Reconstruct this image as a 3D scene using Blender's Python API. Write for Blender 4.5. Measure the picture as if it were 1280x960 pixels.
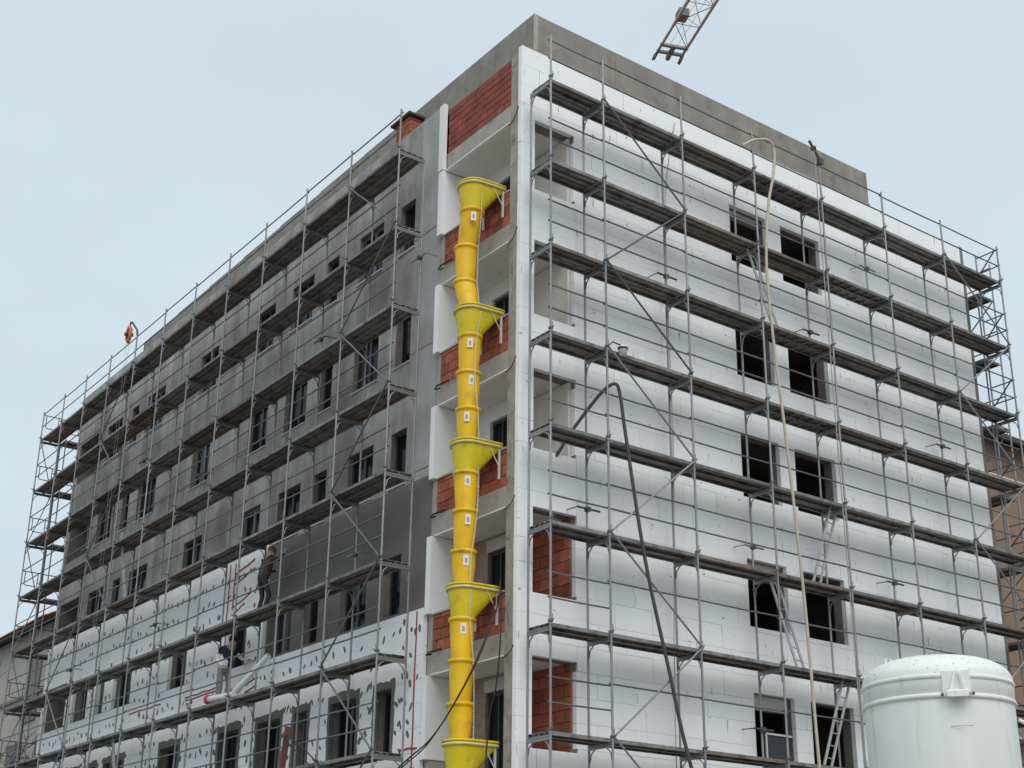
import bpy, bmesh, math, random
from mathutils import Vector, Matrix
random.seed(7)
R = math.radians
H = 19.5                     # height of the top scaffold deck above the ground
scene = bpy.context.scene
for o in list(bpy.data.objects):
    bpy.data.objects.remove(o)
col = scene.collection

# ------------------------------------------------------------------ camera
cd = bpy.data.cameras.new('camera')
cam = bpy.data.objects.new('camera', cd); col.objects.link(cam)
YAW, PITCH, ROLL = 0.632, 0.361, 0.011
fw = Vector((math.sin(YAW)*math.cos(PITCH), math.cos(YAW)*math.cos(PITCH), math.sin(PITCH)))
rt = Vector((math.cos(YAW), -math.sin(YAW), 0)); up = rt.cross(fw)
r2 = math.cos(ROLL)*rt + math.sin(ROLL)*up; u2 = -math.sin(ROLL)*rt + math.cos(ROLL)*up
cam.matrix_world = Matrix(((r2.x, u2.x, -fw.x, -15.721), (r2.y, u2.y, -fw.y, -20.19), (r2.z, u2.z, -fw.z, H-17.884), (0, 0, 0, 1)))
cd.sensor_fit = 'HORIZONTAL'; cd.sensor_width = 36; cd.lens = 1744.5*36/1280
cd.shift_y = 60/1280; cd.clip_start = 0.1; cd.clip_end = 2000
scene.camera = cam
CAM = cam.matrix_world.translation.copy()

# ------------------------------------------------------------------ sky and sun (overcast)
w = bpy.data.worlds.new('World'); scene.world = w; w.use_nodes = True
nt = w.node_tree; nt.nodes.clear()
out = nt.nodes.new('ShaderNodeOutputWorld'); bg = nt.nodes.new('ShaderNodeBackground')
sky = nt.nodes.new('ShaderNodeTexSky'); sky.sky_type = 'NISHITA'; sky.sun_disc = False
SUN_EL, SUN_AZ = R(50), R(203)          # compass azimuth from +Y, clockwise
sky.sun_elevation = SUN_EL; sky.sun_rotation = SUN_AZ
sky.air_density = 1.0; sky.dust_density = 4.0; sky.ozone_density = 1.5
mix = nt.nodes.new('ShaderNodeMixRGB'); mix.inputs[0].default_value = 0.86
mix.inputs[2].default_value = (6.2, 7.2, 7.85, 1)      # the even cloud sheet, same unit as the sky
bg.inputs[1].default_value = 0.10
tcw = nt.nodes.new('ShaderNodeTexCoord'); cn = nt.nodes.new('ShaderNodeTexNoise'); cn.inputs['Scale'].default_value = 2.6; cn.inputs['Detail'].default_value = 5
mpw = nt.nodes.new('ShaderNodeMapping'); mpw.inputs['Scale'].default_value = (1, 1, 2.2); nt.links.new(tcw.outputs['Generated'], mpw.inputs['Vector']); nt.links.new(mpw.outputs[0], cn.inputs['Vector'])
mrw = nt.nodes.new('ShaderNodeMapRange'); mrw.inputs['From Min'].default_value = .3; mrw.inputs['From Max'].default_value = .7; mrw.inputs['To Min'].default_value = .95; mrw.inputs['To Max'].default_value = 1.05; nt.links.new(cn.outputs['Fac'], mrw.inputs['Value'])
mxw = nt.nodes.new('ShaderNodeMixRGB'); mxw.blend_type = 'MULTIPLY'; mxw.inputs[0].default_value = 1; nt.links.new(mix.outputs[0], mxw.inputs[1]); nt.links.new(mrw.outputs[0], mxw.inputs[2])
nt.links.new(sky.outputs[0], mix.inputs[1]); nt.links.new(mxw.outputs[0], bg.inputs[0]); nt.links.new(bg.outputs[0], out.inputs[0])
sd = bpy.data.lights.new('sun', 'SUN'); sd.energy = 1.5; sd.angle = R(50); sd.color = (1.0, 0.97, 0.93)
sun = bpy.data.objects.new('sun', sd); col.objects.link(sun)
sdir = Vector((math.sin(SUN_AZ)*math.cos(SUN_EL), math.cos(SUN_AZ)*math.cos(SUN_EL), math.sin(SUN_EL)))
sun.rotation_euler = sdir.to_track_quat('Z', 'Y').to_euler(); sun.location = (-20, -30, 60)
scene.view_settings.view_transform = 'Standard'; scene.view_settings.look = 'None'
scene.view_settings.exposure = 0.2; scene.view_settings.gamma = 1.0
scene.view_settings.use_curve_mapping = False

# ------------------------------------------------------------------ materials
MT = {}
def mat(name, base, rough=0.8, metal=0.0, var=0.0, scale=3.0, bump=0.0, bscale=40.0, stretch=(1, 1, 1), obrand=0.0, dark=None, dark_scale=1.0, dark_lo=0.5, dark_hi=0.65, streak=0.0, bands=0.0):
    m = bpy.data.materials.new(name); m.use_nodes = True; n = m.node_tree.nodes; l = m.node_tree.links
    b = n['Principled BSDF']; b.inputs['Roughness'].default_value = rough; b.inputs['Metallic'].default_value = metal
    tc = n.new('ShaderNodeTexCoord'); geo = n.new('ShaderNodeNewGeometry')
    mp = n.new('ShaderNodeMapping'); mp.inputs['Scale'].default_value = stretch; l.new(geo.outputs['Position'], mp.inputs['Vector'])
    c = n.new('ShaderNodeRGB'); c.outputs[0].default_value = (*base, 1); cur = c.outputs[0]
    def mul(cur, fac_socket, lo, hi):
        mr = n.new('ShaderNodeMapRange'); mr.inputs['To Min'].default_value = lo; mr.inputs['To Max'].default_value = hi
        l.new(fac_socket, mr.inputs['Value'])
        x = n.new('ShaderNodeMixRGB'); x.blend_type = 'MULTIPLY'; x.inputs[0].default_value = 1
        l.new(cur, x.inputs[1]); l.new(mr.outputs[0], x.inputs[2]); return x.outputs[0]
    if var:
        t = n.new('ShaderNodeTexNoise'); t.inputs['Scale'].default_value = scale; t.inputs['Detail'].default_value = 7; t.inputs['Roughness'].default_value = 0.62
        l.new(mp.outputs[0], t.inputs['Vector']); cur = mul(cur, t.outputs['Fac'], 1-var*1.6, 1+var*1.6)
    if streak:
        mp2 = n.new('ShaderNodeMapping'); mp2.inputs['Scale'].default_value = (2.2, 2.2, 0.16); l.new(geo.outputs['Position'], mp2.inputs['Vector'])
        t = n.new('ShaderNodeTexNoise'); t.inputs['Scale'].default_value = 1.3; t.inputs['Detail'].default_value = 5
        l.new(mp2.outputs[0], t.inputs['Vector']); cur = mul(cur, t.outputs['Fac'], 1-streak*1.8, 1+streak*1.8)
    if bands:
        sx = n.new('ShaderNodeSeparateXYZ'); l.new(geo.outputs['Position'], sx.inputs[0])
        dn = n.new('ShaderNodeTexNoise'); dn.inputs['Scale'].default_value = 1.4; l.new(geo.outputs['Position'], dn.inputs['Vector'])
        a1 = n.new('ShaderNodeMath'); a1.operation = 'MULTIPLY_ADD'; a1.inputs[1].default_value = 1.55; l.new(sx.outputs['Y'], a1.inputs[0])
        a0 = n.new('ShaderNodeMath'); a0.operation = 'MULTIPLY'; a0.inputs[1].default_value = 0.12; l.new(dn.outputs['Fac'], a0.inputs[0]); l.new(a0.outputs[0], a1.inputs[2])
        a2 = n.new('ShaderNodeMath'); a2.operation = 'FLOOR'; l.new(a1.outputs[0], a2.inputs[0])
        b1 = n.new('ShaderNodeMath'); b1.operation = 'MULTIPLY'; b1.inputs[1].default_value = 1/3.0; l.new(sx.outputs['Z'], b1.inputs[0])
        b2 = n.new('ShaderNodeMath'); b2.operation = 'FLOOR'; l.new(b1.outputs[0], b2.inputs[0])
        cb = n.new('ShaderNodeCombineXYZ'); l.new(a2.outputs[0], cb.inputs[0]); l.new(b2.outputs[0], cb.inputs[1])
        wn_ = n.new('ShaderNodeTexWhiteNoise'); wn_.noise_dimensions = '2D'; l.new(cb.outputs[0], wn_.inputs['Vector'])
        cur = mul(cur, wn_.outputs['Value'], 1-bands, 1+bands)
    if dark:
        t = n.new('ShaderNodeTexNoise'); t.inputs['Scale'].default_value = dark_scale; t.inputs['Detail'].default_value = 5
        l.new(mp.outputs[0], t.inputs['Vector'])
        mr = n.new('ShaderNodeMapRange'); mr.inputs['From Min'].default_value = dark_lo; mr.inputs['From Max'].default_value = dark_hi
        l.new(t.outputs['Fac'], mr.inputs['Value'])
        x = n.new('ShaderNodeMixRGB'); l.new(mr.outputs[0], x.inputs[0]); l.new(cur, x.inputs[1]); x.inputs[2].default_value = (*dark, 1); cur = x.outputs[0]
    if obrand:
        oi = n.new('ShaderNodeObjectInfo'); cur = mul(cur, oi.outputs['Random'], 1-obrand, 1+obrand)
    l.new(cur, b.inputs['Base Color'])
    if bump:
        t = n.new('ShaderNodeTexNoise'); t.inputs['Scale'].default_value = bscale; t.inputs['Detail'].default_value = 4
        l.new(geo.outputs['Position'], t.inputs['Vector'])
        bp = n.new('ShaderNodeBump'); bp.inputs['Strength'].default_value = bump; bp.inputs['Distance'].default_value = 0.02
        l.new(t.outputs['Fac'], bp.inputs['Height']); l.new(bp.outputs[0], b.inputs['Normal'])
    MT[name] = m; return m
mat('ground', (0.215, 0.20, 0.18), 0.95, var=0.3, scale=0.6, bump=0.6, bscale=6)
mat('wall_grey', (0.345, 0.33, 0.312), 0.9, var=0.34, scale=2.4, stretch=(1, 1, .6), streak=0.24, bump=0.25, bscale=14, dark=(0.17, 0.15, 0.134), dark_scale=0.55, dark_lo=0.52, dark_hi=0.75, bands=0.16)
mat('wall_smooth', (0.37, 0.365, 0.355), 0.9, var=0.22, scale=1.1, streak=0.1, bump=0.15, bscale=12)
mat('base_coat', (0.15, 0.142, 0.132), 0.95, var=0.12, scale=1.5, bump=0.2, bscale=20)
mat('parapet', (0.25, 0.23, 0.20), 0.9, var=0.3, scale=2.2, streak=0.16, bump=0.35, bscale=18, dark=(0.13, 0.115, 0.10), dark_scale=1.6, dark_lo=0.58, dark_hi=0.8)
mat('concrete', (0.37, 0.345, 0.305), 0.9, var=0.25, scale=2.5, bump=0.3, bscale=22, dark=(0.22, 0.195, 0.165), dark_scale=3, dark_lo=0.58, dark_hi=0.78)
mat('column', (0.34, 0.315, 0.275), 0.9, var=0.35, scale=3.0, bump=0.4, bscale=22, dark=(0.16, 0.13, 0.10), dark_scale=4, dark_lo=0.55, dark_hi=0.75)
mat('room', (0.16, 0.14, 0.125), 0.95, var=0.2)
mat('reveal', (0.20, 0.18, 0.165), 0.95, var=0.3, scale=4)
mat('eps', (0.87, 0.875, 0.875), 0.85, var=0.035, scale=1.2, bump=0.12, bscale=60, obrand=0.035, dark=(0.55, 0.53, 0.50), dark_scale=7.0, dark_lo=0.655, dark_hi=0.78)
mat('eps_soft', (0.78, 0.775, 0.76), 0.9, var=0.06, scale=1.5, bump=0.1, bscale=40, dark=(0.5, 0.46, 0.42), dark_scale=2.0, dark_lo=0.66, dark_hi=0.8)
mat('loggia_beige', (0.72, 0.69, 0.65), 0.9, var=0.08, scale=1.5)
mat('adhesive', (0.15, 0.145, 0.135), 0.95, var=0.25, scale=6)
mat('scuff', (0.40, 0.375, 0.345), 0.9, var=0.45, scale=3.0)
mat('brick_dark', (0.27, 0.068, 0.048), 0.9, var=0.22, scale=5, bump=0.4, bscale=50, obrand=0.22, dark=(0.12, 0.05, 0.045), dark_scale=3.0, dark_lo=0.56, dark_hi=0.75)
mat('brick', (0.33, 0.092, 0.05), 0.9, var=0.3, scale=5, bump=0.4, bscale=50, obrand=0.34, dark=(0.17, 0.07, 0.05), dark_scale=3.5, dark_lo=0.58, dark_hi=0.75)
mat('mortar', (0.20, 0.135, 0.11), 0.95, var=0.3, scale=8)
mat('mortar_pale', (0.33, 0.24, 0.20), 0.95, var=0.3, scale=8)
mat('steel', (0.27, 0.275, 0.285), 0.5, 0.5, var=0.25, scale=6, obrand=0.14)
mat('rail', (0.15, 0.153, 0.16), 0.5, 0.55, var=0.25, scale=6, obrand=0.2)
mat('plank', (0.235, 0.225, 0.215), 0.65, 0.35, var=0.3, scale=5, obrand=0.22, dark=(0.10, 0.078, 0.065), dark_scale=4, dark_lo=0.48, dark_hi=0.72)
mat('plank_brown', (0.19, 0.155, 0.128), 0.75, 0.1, var=0.3, scale=5, obrand=0.25, dark=(0.09, 0.062, 0.048), dark_scale=4, dark_lo=0.48, dark_hi=0.72)
mat('clamp', (0.10, 0.10, 0.105), 0.5, 0.6, var=0.3)
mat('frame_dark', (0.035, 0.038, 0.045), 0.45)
mat('frame_grey', (0.17, 0.18, 0.19), 0.5)
mat('shutter', (0.50, 0.485, 0.46), 0.7, var=0.08)
mat('sill', (0.55, 0.56, 0.57), 0.5, 0.2)
mat('glass', (0.008, 0.009, 0.011), 0.12); MT['glass'].node_tree.nodes['Principled BSDF'].inputs['Specular IOR Level'].default_value = 0.13
mat('aluminium', (0.44, 0.44, 0.435), 0.5, 0.35, var=0.15)
mat('chute', (0.82, 0.485, 0.002), 0.5, var=0.13, scale=2.5, dark=(0.50, 0.31, 0.03), dark_scale=3.5, dark_lo=0.55, dark_hi=0.78, streak=0.10)
mat('hopper', (0.68, 0.53, 0.008), 0.5, var=0.12, scale=3, dark=(0.36, 0.30, 0.03), dark_scale=4.0, dark_lo=0.58, dark_hi=0.78)
mat('rim', (0.66, 0.58, 0.22), 0.5, var=0.15, scale=8)
mat('zinc', (0.72, 0.71, 0.68), 0.45, 0.3)
mat('sticker', (0.75, 0.74, 0.72), 0.6, var=0.1, scale=30)
mat('sticker_ink', (0.35, 0.30, 0.27), 0.6)
mat('silo', (0.76, 0.77, 0.74), 0.5, streak=0.05, var=0.05, scale=2.5, bump=0.05, bscale=10, stretch=(1, 1, .12), dark=(0.47, 0.42, 0.34), dark_scale=5, dark_lo=0.62, dark_hi=0.82)
mat('silo_top', (0.77, 0.78, 0.74), 0.6, var=0.05, scale=2, dark=(0.10, 0.09, 0.075), dark_scale=26, dark_lo=0.65, dark_hi=0.68)
mat('hose_black', (0.055, 0.055, 0.052), 0.6, var=0.2)
mat('hose_beige', (0.50, 0.44, 0.35), 0.7, var=0.2, scale=5)
mat('rope', (0.36, 0.33, 0.30), 0.9)
mat('cable', (0.012, 0.012, 0.012), 0.5)
mat('red', (0.36, 0.045, 0.07), 0.9)
mat('red_line', (0.33, 0.10, 0.08), 0.9)
mat('orange', (0.62, 0.17, 0.06), 0.6, var=0.2, scale=20)
mat('crane', (0.46, 0.31, 0.26), 0.6, 0.1, var=0.25, scale=4)
mat('crane_pale', (0.62, 0.57, 0.55), 0.6, 0.1, var=0.15)
mat('crane_dark', (0.20, 0.165, 0.15), 0.7, var=0.3)
mat('rust', (0.14, 0.075, 0.05), 0.9, var=0.3, scale=8)
mat('timber', (0.17, 0.085, 0.06), 0.85, var=0.3, scale=4, stretch=(6, 6, .6))
mat('tan_wall', (0.235, 0.155, 0.105), 0.9, var=0.14, scale=0.7, bump=0.1)
mat('roof_dark', (0.06, 0.05, 0.045), 0.8, var=0.2)
mat('house_wall', (0.40, 0.375, 0.335), 0.9, var=0.15, scale=0.8, streak=0.06)
mat('house_dark', (0.20, 0.185, 0.17), 0.9, var=0.2)  # darker version of the house wall colour
mat('tile', (0.38, 0.115, 0.06), 0.85, var=0.35, scale=3)
mat('bark', (0.06, 0.048, 0.04), 0.95, var=0.3, scale=10)
mat('skin', (0.42, 0.25, 0.18), 0.6)
mat('camo', (0.05, 0.045, 0.034), 0.9, var=0.4, scale=14, dark=(0.13, 0.06, 0.045), dark_scale=9, dark_lo=0.55, dark_hi=0.65)
mat('trousers_dark', (0.028, 0.03, 0.038), 0.9, var=0.2, scale=9)
mat('trousers_grey', (0.21, 0.20, 0.195), 0.9, var=0.25, scale=9)
mat('navy', (0.012, 0.018, 0.045), 0.9)
mat('white_cloth', (0.62, 0.62, 0.62), 0.9)
mat('cap_brown', (0.32, 0.13, 0.05), 0.8)
mat('hood_grey', (0.42, 0.43, 0.42), 0.9)
mat('cap_black', (0.015, 0.015, 0.018), 0.9)
mat('shoe', (0.06, 0.055, 0.05), 0.8)
mat('roll', (0.72, 0.72, 0.72), 0.45, var=0.08, scale=8)
mat('roll_red', (0.55, 0.05, 0.05), 0.6)

# ------------------------------------------------------------------ building blocks
WL = {}
def wl(o): return WL.get(o.name, Vector((0, 0, 0)))
def link(o, parent=None, loc=(0, 0, 0)):
    col.objects.link(o); loc = Vector(loc); WL[o.name] = loc
    if parent is not None:
        o.parent = parent; o.location = loc - wl(parent)
    else: o.location = loc
    return o
def tag(o, label=None, cat=None, group=None, kind=None):
    if label: o['label'] = label
    if cat: o['category'] = cat
    if group: o['group'] = group
    if kind: o['kind'] = kind
    return o
def thing(name, loc, label, cat, group=None):
    o = bpy.data.objects.new(name, None); o.empty_display_size = 0.2; link(o, None, loc); return tag(o, label, cat, group)

class MB:
    def __init__(s): s.v = []; s.f = []; s.m = []; s.sm = []; s.cm = 0
    def add(s, vs, fs, smooth=False):
        b = len(s.v); s.v += [tuple(v) for v in vs]
        for f in fs: s.f.append([i+b for i in f]); s.m.append(s.cm); s.sm.append(smooth)
    def box(s, x0, x1, y0, y1, z0, z1):
        s.add([(x0,y0,z0),(x1,y0,z0),(x1,y1,z0),(x0,y1,z0),(x0,y0,z1),(x1,y0,z1),(x1,y1,z1),(x0,y1,z1)],
              [(0,3,2,1),(4,5,6,7),(0,1,5,4),(1,2,6,5),(2,3,7,6),(3,0,4,7)])
        return s
    def quad(s, a, b, c, d): s.add([a,b,c,d],[(0,1,2,3)]); return s
    def path(s, pts, r, n=8, cap=True, closed=False):
        pts = [Vector(p) for p in pts]; rs = r if isinstance(r, (list, tuple)) else [r]*len(pts)
        vs = []; fs = []; prev = None
        for i, p in enumerate(pts):
            a = pts[i-1] if (i > 0 or closed) else p; b = pts[(i+1) % len(pts)] if (i < len(pts)-1 or closed) else p
            t = (b-a).normalized()
            if prev is None:
                ref = Vector((0,0,1)) if abs(t.z) < .9 else Vector((1,0,0)); u = t.cross(ref).normalized()
            else: u = (prev - t*prev.dot(t)).normalized()
            prev = u; v = t.cross(u)
            for k in range(n):
                q = 2*math.pi*k/n; vs.append(p + (u*math.cos(q)+v*math.sin(q))*rs[i])
        m = len(pts)
        for i in range(m if closed else m-1):
            j = (i+1) % m
            for k in range(n): fs.append((i*n+k, i*n+(k+1)%n, j*n+(k+1)%n, j*n+k))
        s.add(vs, fs, True)
        if cap and not closed:
            s.add(vs[:n], [tuple(range(n))[::-1]]); s.add(vs[-n:], [tuple(range(n))])
        return s
    def tube(s, a, b, r, n=8): return s.path([a, b], r, n)
    def bar(s, a, b, wd, ht):
        a = Vector(a); b = Vector(b); t = (b-a).normalized(); ref = Vector((0,0,1)) if abs(t.z) < .95 else Vector((1,0,0))
        u = t.cross(ref).normalized()*wd/2; v = u.cross(t).normalized()*ht/2
        s.add([a-u-v,a+u-v,a+u+v,a-u+v,b-u-v,b+u-v,b+u+v,b-u+v],[(0,3,2,1),(4,5,6,7),(0,1,5,4),(1,2,6,5),(2,3,7,6),(3,0,4,7)]); return s
    def lathe(s, prof, c=(0,0,0), n=32, cap=True, smooth=True):
        vs = []; fs = []
        for r, z in prof:
            for k in range(n):
                q = 2*math.pi*k/n; vs.append((c[0]+r*math.cos(q), c[1]+r*math.sin(q), c[2]+z))
        for i in range(len(prof)-1):
            for k in range(n): fs.append((i*n+k, i*n+(k+1)%n, (i+1)*n+(k+1)%n, (i+1)*n+k))
        s.add(vs, fs, smooth)
        if cap:
            s.add(vs[:n], [tuple(range(n))[::-1]]); s.add(vs[-n:], [tuple(range(n))])
        return s
    def mesh(s, name, mats, off=(0,0,0)):
        me = bpy.data.meshes.new(name)
        me.from_pydata([(v[0]-off[0], v[1]-off[1], v[2]-off[2]) for v in s.v], [], s.f)
        for mm in (mats if isinstance(mats, (list, tuple)) else [mats]): me.materials.append(MT[mm])
        me.polygons.foreach_set('material_index', s.m); me.polygons.foreach_set('use_smooth', s.sm)
        me.update(); return me
    def build(s, name, mats, parent=None, loc=None):
        if loc is None:
            loc = wl(parent) if parent is not None else (0, 0, 0)
        return link(bpy.data.objects.new(name, s.mesh(name, mats, loc)), parent, loc)
def inst(name, me, parent, loc, rz=0):
    o = link(bpy.data.objects.new(name, me), parent, loc)
    if rz: o.rotation_euler = (0, 0, rz)
    return o
def subtract(rect, holes):
    rects = [rect]
    for (a0, a1, b0, b1) in holes:
        nr = []
        for (x0, x1, z0, z1) in rects:
            if a1 <= x0 or a0 >= x1 or b1 <= z0 or b0 >= z1: nr.append((x0,x1,z0,z1)); continue
            if z0 < b0: nr.append((x0,x1,z0,b0))
            if z1 > b1: nr.append((x0,x1,b1,z1))
            q0, q1 = max(z0,b0), min(z1,b1)
            if x0 < a0: nr.append((x0,a0,q0,q1))
            if x1 > a1: nr.append((a1,x1,q0,q1))
        rects = nr
    return rects

# ------------------------------------------------------------------ ground
g = MB(); g.quad((-600,-600,0),(600,-600,0),(600,600,0),(-600,600,0))
tag(g.build('ground', 'ground'), kind='structure')

# ================================================================== the apartment building
XE, YE = 15.65, 28.4          # far ends of the two facades
bld = thing('apartment_building', (7.8, 14.5, 0), 'unfinished apartment block with white insulation boards and a grey long face', 'building')
FL = [H-3*k for k in range(6)]                       # floor datum lines, top to bottom
RW = []                                              # openings in the white (right-hand) face: x0,x1,z0,z1
for k in range(5):
    z = FL[k]
    RW.append((6.33, 7.60, z-2.0, z-0.45)); RW.append((8.12, 9.55, z-(2.0 if k < 4 else 2.6), z-0.45))
SIDE = [(0.33, 1.42, z-2.18, z-0.42) for z in FL[:5]]
LWIN = [(5.36,6.02),(6.83,8.0),(9.08,9.72),(10.43,11.65),(12.68,13.82),(16.38,17.62),(20.35,21.8),(22.55,23.15),(24.0,25.35)]
LO = [(a, b, z-1.85, z-0.5) for z in FL[:5] for a, b in LWIN]
LOGJ = [(26.0, 28.1, z-1.9, z-0.42) for z in FL[:5]]
# concrete core of the right face (behind the boards)
m = MB()
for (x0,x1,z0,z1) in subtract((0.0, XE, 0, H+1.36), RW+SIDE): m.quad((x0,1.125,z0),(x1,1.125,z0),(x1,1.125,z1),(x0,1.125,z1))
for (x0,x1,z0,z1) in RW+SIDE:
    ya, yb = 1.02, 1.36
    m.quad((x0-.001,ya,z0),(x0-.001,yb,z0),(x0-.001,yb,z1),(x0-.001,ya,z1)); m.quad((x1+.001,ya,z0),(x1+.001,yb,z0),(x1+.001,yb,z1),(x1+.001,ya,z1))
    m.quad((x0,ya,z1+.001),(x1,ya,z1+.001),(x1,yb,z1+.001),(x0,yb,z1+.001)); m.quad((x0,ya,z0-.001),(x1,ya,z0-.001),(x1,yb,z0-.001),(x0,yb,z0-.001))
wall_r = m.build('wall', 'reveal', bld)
wall_r['label'] = 'board-clad concrete wall with paired window openings'
# rooms behind the open windows
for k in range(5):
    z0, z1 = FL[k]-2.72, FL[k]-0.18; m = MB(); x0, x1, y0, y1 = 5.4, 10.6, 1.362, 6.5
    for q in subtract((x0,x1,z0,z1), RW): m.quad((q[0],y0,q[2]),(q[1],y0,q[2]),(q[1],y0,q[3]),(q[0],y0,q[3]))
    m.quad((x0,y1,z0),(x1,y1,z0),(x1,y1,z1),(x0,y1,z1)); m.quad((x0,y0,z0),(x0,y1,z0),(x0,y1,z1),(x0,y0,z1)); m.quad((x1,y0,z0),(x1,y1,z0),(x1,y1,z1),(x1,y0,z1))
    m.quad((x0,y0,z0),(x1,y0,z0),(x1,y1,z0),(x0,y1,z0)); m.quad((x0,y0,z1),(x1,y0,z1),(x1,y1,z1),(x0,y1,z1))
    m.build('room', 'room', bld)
# roller shutter boxes and sashes in the left-hand openings of the pairs
for k in range(5):
    z = FL[k]
    if k in (0, 3, 4): MB().box(6.34, 7.59, 1.20, 1.345, z-(.76 if k else .62), z-.452).build('shutter_box', 'shutter', bld)
    f = MB(); y0, y1 = 1.26, 1.33
    f.box(6.335,6.39,y0,y1,z-1.995,z-.765); f.box(7.54,7.595,y0,y1,z-1.995,z-(.765 if k in (0,3,4) else .46)); f.box(6.39,7.54,y0,y1,z-1.995,z-1.94)
    fw_ = f.build('window', 'frame_dark', bld)
    if k == 4:
        MB().box(6.75,7.5,1.10,1.14,z-1.98,z-1.30).build('board', 'frame_dark', bld)
        p = MB(); p.bar((6.72,1.08,z-1.98),(6.72,1.08,z-1.28),.04,.04); p.bar((6.72,1.08,z-1.28),(7.52,1.08,z-1.28),.04,.04); p.build('board_frame', 'zinc', bld)
# left face: grey wall with openings
m = MB(); Z0L = 0
for (a,b,z0,z1) in subtract((4.18, YE, 0, H+1.55), LO+LOGJ): m.quad((0,b,z0),(0,a,z0),(0,a,z1),(0,b,z1))
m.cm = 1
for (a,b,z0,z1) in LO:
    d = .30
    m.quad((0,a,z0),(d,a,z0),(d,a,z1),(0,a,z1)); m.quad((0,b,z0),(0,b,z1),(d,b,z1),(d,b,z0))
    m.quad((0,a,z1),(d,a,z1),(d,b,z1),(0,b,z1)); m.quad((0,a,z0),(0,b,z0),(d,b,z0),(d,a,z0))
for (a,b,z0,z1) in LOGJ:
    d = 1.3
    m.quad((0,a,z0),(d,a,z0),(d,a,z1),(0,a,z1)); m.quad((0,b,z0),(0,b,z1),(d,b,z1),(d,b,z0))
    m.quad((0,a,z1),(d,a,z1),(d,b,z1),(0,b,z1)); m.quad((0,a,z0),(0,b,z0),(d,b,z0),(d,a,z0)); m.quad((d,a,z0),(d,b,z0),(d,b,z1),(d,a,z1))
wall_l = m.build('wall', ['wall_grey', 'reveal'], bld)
wall_l['label'] = 'streaked grey concrete wall of the long face'
# lighter smooth wall strip next to the corner balconies and the dark base coat patch
MB().box(-.006,-.001,4.19,5.12,H-10.9,H+1.54).build('plaster_strip', 'wall_smooth', wall_l)
m = MB()
for (a,b,z0,z1) in subtract((4.19, 11.74, H-10.94, H-7.93), LO): m.box(-.012,-.0065,a,b,z0,z1)
m.build('base_coat', 'base_coat', wall_l)
# windows of the grey face
for k in range(5):
    z1 = FL[k]-.5; z0 = FL[k]-1.85
    for i, (a, b) in enumerate(LWIN):
        xf = .13
        f = MB(); t = .06
        f.box(xf,xf+.07,a+.002,a+t,z0+.002,z1-.002); f.box(xf,xf+.07,b-t,b-.002,z0+.002,z1-.002); f.box(xf,xf+.07,a+t,b-t,z0+.002,z0+t); f.box(xf,xf+.07,a+t,b-t,z1-t,z1-.002)
        if b-a > .9: f.box(xf-.005,xf+.07,(a+b)/2-.05,(a+b)/2+.05,z0+t,z1-t)
        wn = f.build('window', 'frame_grey' if (k+i) % 5 == 1 else 'frame_dark', bld)
        opened = (i*7+k*3) % 5 == 0
        if not opened: MB().box(xf+.03,xf+.04,a+t,b-t,z0+t,z1-t).build('pane', 'glass', wn)
        MB().quad((xf+.16,a,z0),(xf+.16,b,z0),(xf+.16,b,z1),(xf+.16,a,z1)).build('dark_backing', 'frame_dark', wn)  # near-black sheet stands in for the unlit room behind the window
        if k < 3: MB().box(-.05,.13,a-.04,b+.04,z0-.03,z0+.001).build('sill', 'sill', wn)
# red setting-out lines across the grey face
for k in range(4):
    z = FL[k]-1.72; m = MB()
    for (a,b,_,_) in subtract((4.25, YE-2.5, z, z+.014), LO):
        m.box(-.016,-.0125,a,b,z,z+.014)
    m.build('chalk_line', 'red_line', wall_l)

# ---- insulation boards
def boards(region_list, holes, thick_axis, p0, p1, parent, nkeep, label=None):
    pcs = []
    for (a0,a1,z0,z1) in region_list:
        nrow = int(math.ceil((z1-z0)/.5-1e-6))
        for r in range(nrow):
            t1 = z1-.5*r; t0 = max(z0, t1-.5); a = a0-(.5 if r % 2 else 0.0)-(.23 if r % 3 == 2 else 0)
            while a < a1-1e-6:
                g_ = random.choice((.002,.002,.003,.004,.010)); q = subtract((max(a,a0)+g_, min(a+1,a1)-.002, t0+.002, t1-random.choice((.002,.003,.005))), holes)
                q = [s for s in q if s[1]-s[0] > .03 and s[3]-s[2] > .03]
                if q: pcs.append(q)
                a += 1
    def area(q):
        c = Vector(((q[0][0]+q[0][1])/2, p0, (q[0][2]+q[0][3])/2)) if thick_axis == 'y' else Vector((p0, (q[0][0]+q[0][1])/2, (q[0][2]+q[0][3])/2))
        d = c-CAM; vis = 1 if c.z > H-14.3 else .001
        return -sum((s[1]-s[0])*(s[3]-s[2]) for s in q)*vis/d.length_squared
    pcs.sort(key=area)
    rest = MB()
    for i, q in enumerate(pcs):
        mm = MB() if i < nkeep else rest
        e = random.uniform(-.0025, .0025)
        for (a,b,z0,z1) in q:
            if thick_axis == 'y': mm.box(a,b,p0+e,p1,z0,z1)
            else: mm.box(p0+e,p1,a,b,z0,z1)
        if i < nkeep: mm.build('insulation_board', 'eps', parent)
    if rest.v: tag(rest.build('insulation_boards', 'eps', parent), kind='stuff')
boards([(-.05, XE, 0, H+1.40)], RW+SIDE, 'y', 1.0, 1.12, wall_r, 190)
PADH = [(a-.11, b+.11, z0-.02, z1+.16) for (a,b,z0,z1) in LO if z1 < H-12]
HL = PADH + [o for o in LO if o[3] > H-12] + [(a,b,z0,z1) for (a,b,z0,z1) in LOGJ]
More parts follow.
